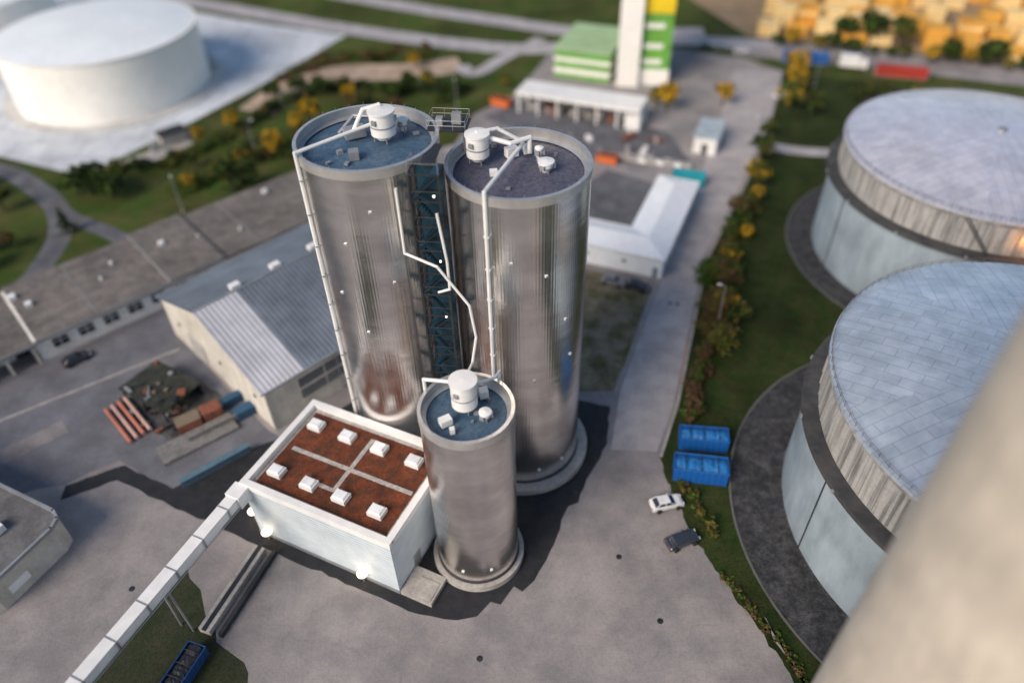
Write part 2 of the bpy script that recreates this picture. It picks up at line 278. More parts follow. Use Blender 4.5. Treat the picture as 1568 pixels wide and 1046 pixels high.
for z in np.arange(4,46,4): q=onr(-14.43,71.47,7.6,213);b.box((*q,z),(.55,.6,.12),D(213))
b.box((-15.9,73.0,46.3),(2.2,1.4,.9),.4);b.box((-15.4,68.6,46.0),(1.0,1.0,.9),.2);b.tube([(-17.5,73,46.2),(-16,74.5,47.4),(-12.7,74,47.4)],.18)
b.out('pipe_brackets',[grey],g1)
b=MB();p=onr(1.18,69.12,7.82,244);b.tube([(1.7,71.8,45.0),(*p,45.1),(*p,1)],.22)
b.tube([(2.4,71.6,44.2),(2.4,71.6,45.8),(.4,70.4,45.8),(-1.8,71,46.2)],.25);b.tube([(-3.0,70.9,46.9),(-.9,72,46.7),(1.6,72,45.2)],.2)
b.out('filling_pipe',[white],g2,smooth=True)
b=MB()
for z in np.arange(4,44,4): q=onr(1.18,69.12,7.68,244);b.box((*q,z),(.55,.6,.12),D(244))
b.box((.5,71.9,44.1),(1.3,.9,1.0),.5);b.box((2.2,72.6,44.0),(.9,.7,.9),.3);b.box((-1.4,68.3,43.7),(.8,.6,.6),.1);b.out('roof_gear',[white],g2)
b=MB();b.tube([(-10.9,64.0,44.6),(-10.9,64.0,37),(-7.5,62.3,36.4),(-4.4,61.2,32),(-3.9,60.9,27.8),(-4.3,57.8,26.9),(-5,54,28.2)],.15)
b.tube([(-7.0,62.6,42.5),(-6.4,62.2,37),(-6.4,62.2,33.5),(-7.6,62.4,33)],.14)
b.tube([(-6.6,53.4,28.6),(-9.2,54.6,27.8),(-9.2,54.6,26.2)],.2);b.tube([(-3.6,53,28.6),(-1.9,55,27.4),(-1.4,56.3,27),(-1.4,56.3,2)],.15)
b.box((-6.9,50.3,26.1),(1.2,.9,.8),.5);b.box((-3.1,54.1,26.1),(.9,.9,1),.2);b.box((-6.2,49.2,25.9),(.5,.5,.7),.2);b.out('transfer_pipe',[white],g3,smooth=True)
# stair tower between the tall silos
gs=group('stair_tower',(-7.9,64.6,0));b=MB();cx,cy,w,d=-7.9,64.4,3.0,2.2;ang=D(-8);F=fr(cx,cy,ang);H=46.4
for u in (-w/2,w/2):
    for v in (-d/2,d/2): b.box((*F(u,v),H/2),(.22,.22,H),ang)
for z in np.arange(0,H+.1,2.9):
    for v in (-d/2,d/2): b.box((*F(0,v),z),(w,.12,.18),ang)
    for u in (-w/2,w/2): b.box((*F(u,0),z),(.12,d,.18),ang)
i=0
for z in np.arange(0,H-2.5,2.9):
    s_=1 if i%2 else -1;v=s_*d*.22
    for k in range(10): b.box((*F(s_*(-w/2+.5+k*(w-1)/9),v),z+.2+k*.29),(.3,d*.42,.06),ang,1)
    a_=F(s_*(-w/2+.4),v-.45);c_=F(s_*(w/2-.4),v-.45);b.tube([(*a_,z+1.1),(*c_,z+4.0)],.04,5)
    b.box((*F(s_*(w/2-.4),0),z+2.95),(.8,d-.2,.08),ang,1)
    b.tube([(*F(-w/2,-d/2),z),(*F(w/2,-d/2),z+2.9)] if i%2 else [(*F(w/2,-d/2),z),(*F(-w/2,-d/2),z+2.9)],.04,5)
    b.tube([(*F(-w/2,-d/2),z+1.1),(*F(w/2,-d/2),z+1.1)],.035,5)
    i+=1
b.box((*F(0,d/2+.1),H/2),(w-.3,.06,H),ang,1)
b.out('frame',[dark,stairm],gs)
b=MB();F2=fr(-6.0,73.6,ang)
b.box((*F2(0,0),46.5),(4.2,3.2,.12),ang,0);b.box((*F(0,2.8),46.5),(1.4,4.5,.1),ang,0)
for u in (-2.0,-.7,.7,2.0):
    for v in (-1.5,1.5): b.tube([(*F2(u,v),46.5),(*F2(u,v),47.6)],.03,5,1)
for v in (-1.5,1.5):
    for zz in (47.05,47.6): b.tube([(*F2(-2.0,v),zz),(*F2(2.0,v),zz)],.03,5,1)
for u in (-2.0,2.0):
    for zz in (47.05,47.6): b.tube([(*F2(u,-1.5),zz),(*F2(u,1.5),zz)],.03,5,1)
for u in (-1.5,1.5):
    for v in (-1.1,1.1):
        b.tube([(*F(u,v),46.4),(*F(u,v),47.6)],.035,5,1)
    b.tube([(*F(u,-1.1),47.6),(*F(u,1.1),47.6)],.035,5,1);b.tube([(*F(-1.5,-1.1),47.6),(*F(1.5,-1.1),47.6)],.035,5,1)
    b.box((*F2(u,0),43.5),(.16,.16,6),ang,1)
b.box((*F2(.8,.4),47.1),(1,.8,1.1),ang,1);b.box((*F2(-.9,-.3),47.0),(.7,.7,.9),ang,1)
b.out('top_platform',[dark,grey],gs)
b=MB()
for z in (44.2,36.5,29,20): b.box((*F(.9,-1.2),z),(.18,.12,.18),ang)
b.out('landing_lamps',[lamp],gs)
# ------------------------------------------------------------------ white building with sedum roof
WA=D(-26);W=fr(-20.4,57.6,WA);WH=9.6;g=group('white_equipment_building',(-20.4,57.6,0));LU,LV=20.9,14.7
b=MB();b.box((-20.4,57.6,WH/2),(LU,LV,WH),WA,0);b.out('walls',[whitew],g)
b=MB()
for s_ in (-1,1):
    b.box((*W(0,s_*(LV/2-.3)),WH+.45),(LU+.2,.8,.9),WA);b.box((*W(s_*(LU/2-.3),0),WH+.447),(.8,LV-.8,.894),WA)
b.out('parapet',[white],g)
b=MB();b.box((*W(0,0),WH+.05),(LU-1.2,LV-1.2,.14),WA,0);b.out('sedum',[sedum],g)
gp=M('gravel_path',(.52,.49,.46),(.38,.35,.33),scale=2,speck=.3)
b=MB();b.box((*W(.3,0),WH+.16),(17.4,.55,.08),WA);b.box((*W(.2,.8),WH+.165),(.55,8.8,.09),WA)
b.box((*W(1.4,5.0),WH+.16),(2.4,.5,.085),WA);b.box((*W(-1.0,-3.4),WH+.16),(2.4,.5,.085),WA)
for s_ in (-1,1):
    b.box((*W(0,s_*(LV/2-.95)),WH+.155),(LU-1.6,.45,.07),WA);b.box((*W(s_*(LU/2-.95),0),WH+.153),(.45,LV-2.4,.066),WA)
b.out('gravel_paths',[gp],g)
b=MB()
for v,us in ((4.1,(-7.7,-2.9,1.9,6.9)),(-4.0,(-7.7,-2.9,1.7,6.7))):
    for u in us:
        b.box((*W(u,v),WH+.45),(1.9,1.5,.7),WA,0);b.box((*W(u,v),WH+.92),(1.7,1.3,.24),WA,1,.82)
b.out('skylights',[white,M('skylight_dome',(.78,.8,.82),rough=.15,dirt=0)],g)
b=MB()
b.box((*W(-10.48,1),1.3),(.1,1.2,2.6),WA);b.box((*W(10.48,-3),1.3),(.1,1.4,2.6),WA);b.box((*W(0,-7.39),.3),(LU+.1,.1,.6),WA)
b.out('doors',[grey],g)
b=MB();b.box((*W(12.7,-5.5),.35),(4.2,3.8,.7),WA);b.box((*W(13.2,-5.9),.75),(2.6,2.4,.12),WA);b.out('loading_step',[conc],g)
for (u,v,z) in ((-8.8,-7.75,1.5),(5.6,-7.75,1.6),(-12.4,-6.0,1.6)):
    x,y=W(u,v);b=MB();b.rev(x,y,[(.35,z-.15),(.62,z),(.66,z+.12),(.45,z+.28),(.01,z+.32)],20,0);b.tube([(x,y,0),(x,y,z-.1)],.1,8,1);b.out('bollard_lamp',[lamp,grey],g,smooth=True)
    ld=bpy.data.lights.new('bollard_lamp_light','POINT');ld.energy=30;ld.color=(1,.72,.42);ld.shadow_soft_size=.3;lo=bpy.data.objects.new('bollard_lamp_light',ld);bpy.context.collection.objects.link(lo)
    q=W(u,v-.9);lo.parent=g;lo.location=(q[0]+20.4,q[1]-57.6,z+.9)
# gallery conveyor
g=group('conveyor_gallery',(-39.6,40.9,0));A_=Vector((-33.2,54.6,9.2));B_=Vector((-49.5,19,9.2));dv=B_-A_;Ln=dv.length;dv.normalize();ga=math.atan2(dv.y,dv.x)
b=MB();mid=(A_+B_)/2;b.box(mid,(Ln,1.35,1.4),ga,0);b.box((mid.x,mid.y,mid.z+.76),(Ln,1.5,.12),ga,0);b.box((A_.x,A_.y,A_.z),(2.0,2.0,2.0),ga,0);b.out('casing',[white],g)
b=MB();k=2.6
while k<Ln:
    p=A_+dv*k;b.box((p.x,p.y,p.z+.02),(.2,1.62,1.64),ga,0);k+=4.3
for s_ in (-1,1):
    nx,ny=-math.sin(ga)*s_*.95,math.cos(ga)*s_*.95
    b.tube([(A_.x+nx,A_.y+ny,A_.z-.6),(B_.x+nx,B_.y+ny,B_.z-.6)],.06,5)
b.out('ribs',[grey],g)
b=MB()
for k in (13,27):
    p=A_+dv*k
    for s_ in (-1,1):
        q=(p.x-math.sin(ga)*s_*.9,p.y+math.cos(ga)*s_*.9);b.tube([(*q,0),(p.x-math.sin(ga)*s_*.6,p.y+math.cos(ga)*s_*.6,8.4)],.12)
b.out('trestles',[grey],g)
b=MB();b.box((-34.3,47.4,.5),(11.5,1.5,.9),D(70));b.box((-34.3,47.4,1.0),(11.6,.5,.12),D(70),1);b.box((-32.4,46.9,.4),(11.5,.5,.8),D(70),1);b.out('low_conveyor_trench',[conc,dark],o=(-34,47,0))
b=MB();b.box((-41.6,66.2,.6),(10,.7,1.2),D(38.6));b.box((-41.6,66.2,1.25),(10.1,.9,.1),D(38.6),1);b.out('blue_barrier',[M('blue_grey',(.07,.12,.17)),M('barrier_top',(.10,.19,.25))],o=(-41.6,66.2,0))
# ------------------------------------------------------------------ hall
HA=D(44.4);Fh=fr(-45.7,84.0,HA);g=group('warehouse_hall',(-45.7,84,0));LH=38;hw=15.4;eh,rh=8.0,13.6
b=MB();V=[(*Fh(u,v),z) for u in (0,LH) for v,z in ((-hw,0),(hw,0),(hw,eh),(0,rh),(-hw,eh))]
b.add(V,[(0,1,2,3,4),(9,8,7,6,5),(0,4,9,5),(1,6,7,2)],0);b.out('walls',[offw],g)
def roofslab(b,u0,u1,s_,mi,lift):
    e=(hw+.5)*s_;ez=eh-(rh-eh)/hw*.5
    p=[(*Fh(u0,0),rh+lift),(*Fh(u1,0),rh+lift),(*Fh(u1,e),ez+lift),(*Fh(u0,e),ez+lift)];q=[(x,y,z-.22) for x,y,z in p]
    b.add(p+q,[(0,1,2,3) if s_<0 else (3,2,1,0),(4,5,6,7),(0,1,5,4),(1,2,6,5),(2,3,7,6),(3,0,4,7)],mi)
b=MB();roofslab(b,6.6,LH+.4,-1,0,.26);roofslab(b,-.5,LH+.4,1,0,.26);b.out('corrugated_roof',[hroof],g)
b=MB();roofslab(b,-.5,6.58,-1,0,.30);b.out('light_roof_strip',[hstrip],g)
b=MB();b.tube([(*Fh(-.5,0),rh+.30),(*Fh(LH,0),rh+.30)],.18,6);b.tube([(*Fh(-.5,-hw-.6),eh+.0),(*Fh(LH,-hw-.6),eh)],.16,6);b.tube([(*Fh(-.5,hw+.6),eh+.0),(*Fh(LH,hw+.6),eh)],.16,6)
for u in (0.2,12,24): b.tube([(*Fh(u,-hw-.15),eh-.1),(*Fh(u,-hw-.15),0)],.09,6)
b.out('ridge_and_gutters',[grey],g)
b=MB()
for u in (7,14,21,28): b.box((*Fh(u,1.2),rh+.3),(1.6,1.1,.6),HA)
b.out('roof_vents',[white],g)
b=MB()
for z in (5.6,3.4):
    for u in np.arange(7.5,36,4.6):
        b.box((*Fh(u,-hw-.06),z),(4.2,.14,1.5),HA,0)
        for k in range(4): b.box((*Fh(u,-hw-.16),z-.55+k*.36),(4.2,.1,.08),HA,1)
b.out('louvre_windows',[glass,grey],g)
b=MB();b.box((*Fh(-.06,6),2.3),(.12,5,4.6),HA,0)
for v in (-12,-2,11): b.box((*Fh(-.08,v),4.8),(.12,.35,.6),HA,1)
b.out('sliding_doors',[M('door_grey',(.42,.41,.39)),dark],g)
# ------------------------------------------------------------------ low office range
OA=D(41.3);Fo=fr(-74.3,90.2,OA);g=group('office_building',(-74.3,90.2,0))
b=MB();b.box((*Fo(12,9.2),2.1),(28,17.6,4.2),OA,0);b.box((*Fo(43,9.2),2.1),(33.9,17.6,4.2),OA,0);b.box((*Fo(-12,11),1.9),(20,14,3.8),OA,0);b.out('walls',[M('white_render',(.80,.78,.74),(.70,.68,.64),rough=.85,dirt=.2)],g)
b=MB();b.box((*Fo(9.5,9.2),4.4),(22,19,.36),OA);b.box((*Fo(25.6,9.2),4.95),(10,19.4,.34),OA);b.box((*Fo(45.5,9.2),4.4),(29.4,19,.36),OA);b.box((*Fo(-12.2,9.2),4.0),(21,18.6,.34),OA);b.out('flat_roof',[oroof],g)
b=MB();b.box((*Fo(9.5,-.4),4.36),(22,.2,.5),OA);b.box((*Fo(25.6,-.6),4.9),(10.1,.2,.5),OA);b.box((*Fo(20.55,9),4.85),(.15,19.4,.6),OA);b.box((*Fo(-12.2,-.2),3.96),(21,.2,.5),OA)
for u in (8.2,38): b.box((*Fo(u,9),4.61),(.16,18.6,.05),OA)
b.out('fascia',[M('fascia_grey',(.26,.27,.28))],g)
b=MB()
for u in np.arange(1.6,60,4.1):
    b.box((*Fo(u,.37),2.35),(2.4,.1,1.7),OA,0);b.box((*Fo(u,.33),2.35),(.1,.1,1.7),OA,1);b.box((*Fo(u,.33),1.45),(2.6,.3,.1),OA,1);b.box((*Fo(u,.33),2.62),(2.4,.1,.08),OA,1)
b.box((*Fo(-4,3.97),1.3),(2.2,.1,2.6),OA,0);b.box((*Fo(-10,3.97),1.3),(3.2,.1,2.6),OA,0);b.out('windows',[glass,white],g)
b=MB()
for u in (-2.5,-6.5,-10.5,-14.5,-18.5): b.box((*Fo(u,.3),1.9),(.45,.45,3.8),OA)
b.out('columns',[offw],g)
b=MB()
for u,v,s_ in ((-1,14,1.2),(.5,10,1.0),(12,8.6,.4),(15,12,.5),(24,11,.9),(47,15,.9),(37,6,.4),(30,9,.4)): b.box((*Fo(u,v),4.9 if u!=24 else 5.4),(s_,s_,.7),OA)
b.out('roof_vents',[white],g)
Fl=fr(-56.3,55.4,WA);g=group('flat_roof_workshop',(-56.3,55.4,0));b=MB()
pl=[Fl(-34,0),Fl(-34,-13),Fl(-2.2,-13),Fl(-.6,-12.3),Fl(0,-10.8),Fl(0,-2),Fl(-.6,-.6),Fl(-2,0)]
b.prism(pl,0,4.7,0,1);b.out('walls_and_roof',[offw,froof],g)
b=MB();n=len(pl)
for i in range(n):
    a_,c_=pl[i],pl[(i+1)%n];l=math.dist(a_,c_);b.box(((a_[0]+c_[0])/2,(a_[1]+c_[1])/2,4.85),(l+.2,.35,.5),math.atan2(c_[1]-a_[1],c_[0]-a_[0]))
b.out('parapet',[grey],g);b=MB();b.box((*Fl(-6,-5),5.2),(1.8,1.5,1.1),WA);b.box((*Fl(-12,-8),5.0),(1,1,.8),WA);b.out('roof_units',[white],g)
b=MB();b.box((*Fl(.04,-8),2.0),(.1,2.6,1.3),WA);b.out('windows',[white],g)
# ------------------------------------------------------------------ L-shaped white building
RA=D(-23.6);Fr_=fr(27.0,106.4,RA);g=group('l_shaped_building',(27,106.4,0));wl=7.6;e=4.3;rz=5.5
b=MB();b.prism([Fr_(-26,0),Fr_(0,0),Fr_(0,28),Fr_(-wl,28),Fr_(-wl,wl),Fr_(-26,wl)],0,e);b.out('walls',[M('light_cladding',(.82,.86,.89),(.76,.80,.83),wave=(.6,.93,'Z'),dirt=.12)],g)
o=.35;b=MB();P=lambda u,v,z:(*Fr_(u,v),z)
pts=[P(-26.3,-o,e),P(o,-o,e),P(o,28+o,e),P(-wl-o,28+o,e),P(-wl-o,wl+o,e),P(-26.3,wl+o,e),P(-26.3,wl/2,rz),P(-wl/2,wl/2,rz),P(-wl/2,28-wl/2,rz)]
b.add([(x,y,z+.05) for x,y,z in pts],[(0,1,7,6),(1,2,8,7),(2,3,8),(3,4,7,8),(4,5,6,7),(5,0,6)],0);b.out('hipped_roof',[M('white_roof_sheet',(.84,.87,.90),(.78,.81,.84),rough=.4,dirt=.1)],g)
b=MB()
for A2,B2 in ((0,1),(1,2),(2,3),(3,4),(4,5)): b.tube([pts[A2],pts[B2]],.13,6)
b.out('gutter',[white],g)
b=MB()
for u in (-14,-7): b.box((*Fr_(u,-.02),2.3),(.7,.1,.5),RA,0)
for v in np.arange(4,27,7): b.box((*Fr_(.02,v),2.3),(.1,1.2,.7),RA,0)
b.box((*Fr_(-1.2,-.04),1.2),(.9,.1,2.1),RA,1);b.out('windows',[glass,grey],g)
# ------------------------------------------------------------------ round tanks
def tank(x,y,r1,h,r2,hl,dm):
    g=group('round_storage_tank',(x,y,0));b=MB()
    b.rev(x,y,[(r2,0),(r2,hl)],160,0);b.rev(x,y,[(r1-.35,hl),(r1-.35,h-.5)],160,1);b.out('walls',[tlow,band],g,smooth=True)
    b=MB();b.rev(x,y,[(r2+.0,hl-.35),(r2+.9,hl-.35),(r2+.9,hl+.25),(r1-.3,hl+.25)],160,0);b.out('ledge',[rubber],g,smooth=True)
    b=MB()
    for i in range(72):
        a=2*math.pi*i/72;b.box((x+(r1-.3)*math.cos(a),y+(r1-.3)*math.sin(a),(hl+h)/2),(.2,.26,h-hl-1.0),a)
    b.rev(x,y,[(r1-.3,h-1.0),(r1+.02,h-1.0),(r1+.02,h-.45),(r1-.3,h-.45)],160,0);b.out('pilasters',[bandp],g)
    b=MB();R=(r1**2+3.2**2)/(2*3.2);pr=[(r1+.2,h-.45),(r1+.2,h)]+[(rr,h+(math.sqrt(R*R-rr*rr)-(R-3.2))) for rr in np.linspace(r1,.01,22)]
    b.rev(x,y,pr,162,sect=6);b.out('dome_roof',dm,g,smooth=True)
    b=MB();ns=110
    for i in range(ns):
        a=2*math.pi*i/ns;c,s_=math.cos(a),math.sin(a);b.tube([(x+r1*c,y+r1*s_,h),(x+r1*c,y+r1*s_,h+.75)],.03,4)
        a2=2*math.pi*(i+1)/ns
        for zz in (.4,.75): b.tube([(x+r1*c,y+r1*s_,h+zz),(x+r1*math.cos(a2),y+r1*math.sin(a2),h+zz)],.025,4)
    b.out('rim_railing',[M('rail_rust',(.20,.16,.14),(.12,.1,.09))],g)
    b=MB()
    for a in range(0,360,24): b.box((*onr(x,y,r2+.95,a),hl-.1),(.3,.4,.4),D(a),0)
    b.cyl(x,y,h+3.0,h+3.6,.7,n=20);b.out('fittings',[grey],g)
    b=MB();q=onr(x,y,r2+.15,187);b.tube([(*q,0),(*q,hl)],.08,6);q=onr(x,y,r1+.1,235);q2=onr(x,y,r1+.9,246);
    for k in range(2): b.tube([(*q,h-.2-k*.6),(*q2,hl+.8-k*.5)],.09,5)
    b.out('ladder',[dark],g)
    return g
gA=tank(81.1,112.1,23.35,21.0,24.0,14.9,domeA);tank(60.4,54.2,24.9,22.3,25.6,14.9,domeB)
q=onr(81.1,112.1,23.6,257);b=MB();b.box((*q,18.6),(.35,.6,.4),D(257));b.out('service_lamp',[M('sodium_lens',(1,.42,.08),emit=8,dirt=0)],gA)
q=onr(81.1,112.1,24.3,257);ld=bpy.data.lights.new('service_lamp_light','POINT');ld.energy=450;ld.color=(1,.40,.10);ld.shadow_soft_size=.25;lo=bpy.data.objects.new('service_lamp_light',ld);bpy.context.collection.objects.link(lo);lo.parent=gA;lo.location=(q[0]-81.1,q[1]-112.1,18.2)
def wtank(x,y,r,h):
    g=group('white_oil_tank',(x,y,0));b=MB();R=(r*r+2.2**2)/4.4
    b.rev(x,y,[(r,0),(r,h),(r+.25,h),(r+.25,h+.25),(r-.2,h+.25)],128);b.rev(x,y,[(rr,h+.2+math.sqrt(R*R-rr*rr)-(R-2.2)) for rr in np.linspace(r-.2,.01,16)],128,1);b.out('shell',[tankw,M('tank_roof_white',(.76,.81,.83),(.71,.76,.78),rough=.5,dirt=.08)],g,smooth=True)
    b=MB();b.rev(x,y,[(r,.35),(r+3.5,.35),(r+3.5,0)],128);b.out('base_ring',[M('ring_concrete',(.6,.6,.58))],g)
    b=MB()
    for i in range(46):
        a=20+i*1.6;b.box((*onr(x,y,r+.6,a),h*(i+.5)/46),(1.0,.8,.08),D(a))
    b.out('spiral_stair',[grey],g)
wtank(-104.85,198.3,24.4,15);wtank(-160,233,24.4,15)
# ------------------------------------------------------------------ concrete tower next to the viewpoint
g=group('concrete_silo_tower',(29.4,20.5,0));b=MB();b.rev(29.4,20.5,[(8,0),(8,105),(.01,105)],160);b.out('shaft',[twr],g,smooth=True)
# ------------------------------------------------------------------ green/yellow tower with annex
g=group('green_yellow_tower',(36,197,0));ta=D(-8.6)
T=fr(38.9,189.9,ta)
b=MB();b.box((*T(-2,7.5),2),(11.4,15.4,4),ta,2);b.box((*T(-2,7.5),11),(11,15,14),ta,0);b.box((*T(-2,7.5),30),(11,15,24),ta,1);b.box((*T(-6.9,-.4),21),(5.6,3,42.5),ta,2)
for z in (6,10,15): b.box((*T(-1,-.05),z),(5,.14,1.2),ta,2)
for z in (8,13): b.box((*T(3.55,7.5),z),(.14,14.8,1.4),ta,2)
b.out('tower_body',[greenp,yellowp,tankw],g)
b=MB();b.box((24,203,3.6),(15,19,7.2),D(-22),0)
b.box((24,203,2.0),(15.3,19.3,1.3),D(-22),1);b.box((24,203,4.9),(15.3,19.3,1.0),D(-22),1);b.box((24,203,7.5),(15.6,19.6,.6),D(-22),2);b.out('annex',[greenp,tankw,M('annex_roof',(.38,.54,.32),(.32,.46,.27))],g)
# ------------------------------------------------------------------ canopy shed, booth
CA=math.atan2(-12,27.8);g=group('open_canopy_shed',(18.3,172.6,0));Fc=fr(18.3,172.6,CA)
b=MB();b.box((*Fc(0,0),5.3),(31,7.5,.5),CA);b.box((*Fc(0,-3.6),5.15),(31.1,.4,.9),CA);b.out('roof',[white],g)
b=MB()
for u in np.arange(-15,15.1,5):
    for v in (-3,3): b.box((*Fc(u,v),2.6),(.4,.4,5.2),CA,0)
b.box((*Fc(-8,3.3),1.2),(14,.3,2.4),CA,1);b.box((*Fc(13.8,0),1.9),(3.6,6,3.6),CA,0);b.out('posts',[white,dark],g)
b=MB()
for i in range(14): b.box((*Fc(rnd.uniform(-14,10),rnd.uniform(-1.5,2)),.8),(rnd.uniform(1,2.4),1.2,rnd.uniform(1,2)),rnd.uniform(0,3),rnd.randint(0,2))
b.out('stored_pallets',[rust,grey,conc],g)
BA=D(66.4);g=group('gate_booth',(46,156,0));b=MB();b.box((46,156,1.9),(9,5,3.8),BA,0);b.box((46,156,4.0),(9.6,5.6,.4),BA,1);Fb=fr(46,156,BA)
for u in (-3,0,3): b.box((*Fb(u,2.5),2.2),(1.4,.12,1.2),BA,2)
b.box((*Fb(-4.52,0),1.2),(.12,1.2,2.4),BA,2);b.out('booth',[white,M('booth_roof',(.42,.5,.56)),glass],g)
b=MB();b.box((-79,165,1.4),(6,3,2.8),D(40),0);b.box((-79,165,2.9),(6.5,3.5,.25),D(40),1);b.box((-75.5,167,.9),(1.5,1.5,1.8),D(40),2);b.box((-82,161,.8),(1.8,1.2,1.6),D(40),2);b.out('pump_shed',[conc,dark,grey],o=(-79,165,0))
# ------------------------------------------------------------------ containers, skips, vehicles
def container(name,x,y,a,mat,l=12.2):
    F=fr(x,y,a);b=MB();b.box((x,y,1.45),(l-.2,2.3,2.5),a,0)
    for u in np.arange(-l/2+.4,l/2-.2,.55):
        for s_ in (-1,1): b.box((*F(u,s_*1.17),1.45),(.28,.08,2.3),a,0)
    for u in (-l/2,l/2):
        for v in (-1.15,1.15): b.box((*F(u*.99,v),1.45),(.2,.2,2.75),a,1)
        b.box((*F(u*.99,0),2.78),(.2,2.4,.16),a,1)
    for v in (-.7,-.3,.3,.7): b.tube([(*F(l/2+.03,v),.3),(*F(l/2+.03,v),2.6)],.03,5,1)
    b.box((x,y,.12),(l,2.3,.2),a,1);b.out(name,[mat,grey if mat is not teal else teal],o=(x,y,0))
container('shipping_container',82.3,201.8,D(-18),blue);container('shipping_container',104,190.5,D(-18),red,13)
container('shipping_container',38.2,139.2,D(-20),teal,6.6)
def skip(name,x,y,a,mat,l=6.6,w=2.5,h=2.3):
    F=fr(x,y,a);b=MB();t=.1
    for s_ in (-1,1):
        b.box((*F(0,s_*(w/2)),h/2+.2),(l,t,h),a,0);b.box((*F(s_*l/2,0),h/2+.2),(t,w,h),a,0)
        for u in np.arange(-l/2+.5,l/2,.8): b.box((*F(u,s_*(w/2+.09)),h/2+.2),(.12,.1,h),a,0)
        b.tube([(*F(-l/2,s_*w/2),h+.2),(*F(l/2,s_*w/2),h+.2)],.09,6,0);b.tube([(*F(s_*l/2,-w/2),h+.2),(*F(s_*l/2,w/2),h+.2)],.09,6,0)
        b.tube([(*F(s_*l*.35,-w/2),.15),(*F(s_*l*.35,w/2),.15)],.15,8,1)
    b.box((x,y,.35),(l,w,.15),a,0)
    V=[];n=9;m_=17
    for i in range(m_):
        for j in range(n):
            u=-l/2+.15+i*(l-.3)/(m_-1);v=-w/2+.1+j*(w-.2)/(n-1);V.append((*F(u,v),h-.1+.55*math.sin(math.pi*j/(n-1))*(1-.3*(i%4==0))+rnd.uniform(-.06,.06)))
    b.add(V,[(i*n+j,i*n+j+1,(i+1)*n+j+1,(i+1)*n+j) for i in range(m_-1) for j in range(n-1)],2)
    for k in (-.3,0,.3): b.tube([(*F(k*l,-w/2),h+.15),(*F(k*l,-w/4),h+.5),(*F(k*l,w/4),h+.5),(*F(k*l,w/2),h+.15)],.05,5,1)
    b.out(name,[mat,dark,tarp if mat is blue else dark],o=(x,y,0))
skip('roll_off_container',26.4,67.9,D(-8),blue);skip('roll_off_container',24.9,62.6,D(-10),blue,7.0,2.9,2.4)
skip('orange_skip',22.3,149.5,D(-25),orange,4.5,2,1.4);skip('orange_skip',-1,180,D(-30),orange,5,2.2,1.6);skip('blue_skip',-37,37.6,D(70),M('dull_blue',(.012,.07,.22)),5,2.2,1.6)
def car(x,y,a,mat,name='parked_car',L_=4.3):
    g=group(name,(x,y,0));F=fr(x,y,a);W2=.88;k=L_/4.3
    prof=[(-2.15,.35),(-2.12,.75),(-1.95,.92),(-1.2,.98),(1.0,.95),(1.75,.85),(2.1,.68),(2.15,.35)]
    b=MB();n=len(prof);V=[]
    for w,ins in ((-W2,0),(-W2+.08,.05),(W2-.08,.05),(W2,0)):
        V+=[(*F(u*k,w),z+(ins if 0<i<n-1 else 0)) for i,(u,z) in enumerate(prof)]
    fs=[(r*n+i,r*n+(i+1)%n,(r+1)*n+(i+1)%n,(r+1)*n+i) for r in range(3) for i in range(n)]+[tuple(range(n))[::-1],tuple(range(3*n,4*n))]
    b.add(V,fs,0);b.out('body',[mat],g)
    b=MB();cb=[(-1.75,.98),(-1.2,1.42),(.25,1.45),(1.05,.97)];V=[]
    for w,t in ((-.80,0),(.80,0)):
        for u,z in cb: V.append((*F(u*k,w*(.84 if z>1.2 else 1)),z))
    b.add(V,[(0,1,2,3)[::-1],(4,5,6,7),(0,1,5,4),(2,3,7,6)],0);b.out('glasshouse',[glass],g)
    b=MB();b.box((*F(-.48*k,0),1.45),(1.5*k,1.32,.07),a,0)
    for s_ in (-1,1):
        for (u0,z0,u1,z1) in ((-1.75,.98,-1.2,1.44),(.25,1.46,1.05,.98),(-.35,.98,-.4,1.46)): b.tube([(*F(u0*k,s_*.80),z0),(*F(u1*k,s_*.68),z1)],.05,5)
    b.out('roof',[mat],g)
    b=MB()
    for u in (-1.32,1.32):
        for s_ in (-1,1):
            p=F(u*k,s_*.80);q=F(u*k,s_*.93);b.tube([(*p,.33),(*q,.33)],.33,14,0);q2=F(u*k,s_*.97);b.tube([(*q,.33),(*q2,.33)],.16,8,1)
    b.out('wheels',[tyre,grey],g);b=MB()
    for v in (-.6,.6): b.box((*F(2.12*k,v),.68),(.1,.35,.14),a,0);b.box((*F(-2.12*k,v),.75),(.1,.3,.14),a,1)
    b.out('lights',[white,red],g)
car(19.6,57.9,D(12),carw);car(20.6,52.3,D(20),card);car(22.3,104.0,D(-25),card);car(18.4,105.6,D(-25),carr)
for x,y,c in ((58,214,card),(62,212.5,carr),(67,209.5,carw),(70,180,carw),(-70.6,89.0,card)): car(x,y,rnd.uniform(-.5,.4) if x>0 else .75,c)
g=group('delivery_truck',(93.5,196.5,0));F=fr(93.5,196.5,D(-18));b=MB();b.box((*F(-1,0),2.2),(5,2.4,2.8),D(-18),0);b.box((*F(2.6,0),1.6),(1.8,2.2,2.2),D(-18),0,.9);b.box((*F(3.45,0),2.0),(.1,1.9,.8),D(-18),1);b.box((*F(0,0),.6),(7,1.6,.3),D(-18),2)
for u in (-2.5,2.4):
    for s_ in (-1,1): b.tube([(*F(u,s_*.9),.5),(*F(u,s_*1.2),.5)],.5,12,2)
b.out('truck_body',[white,glass,tyre],g)
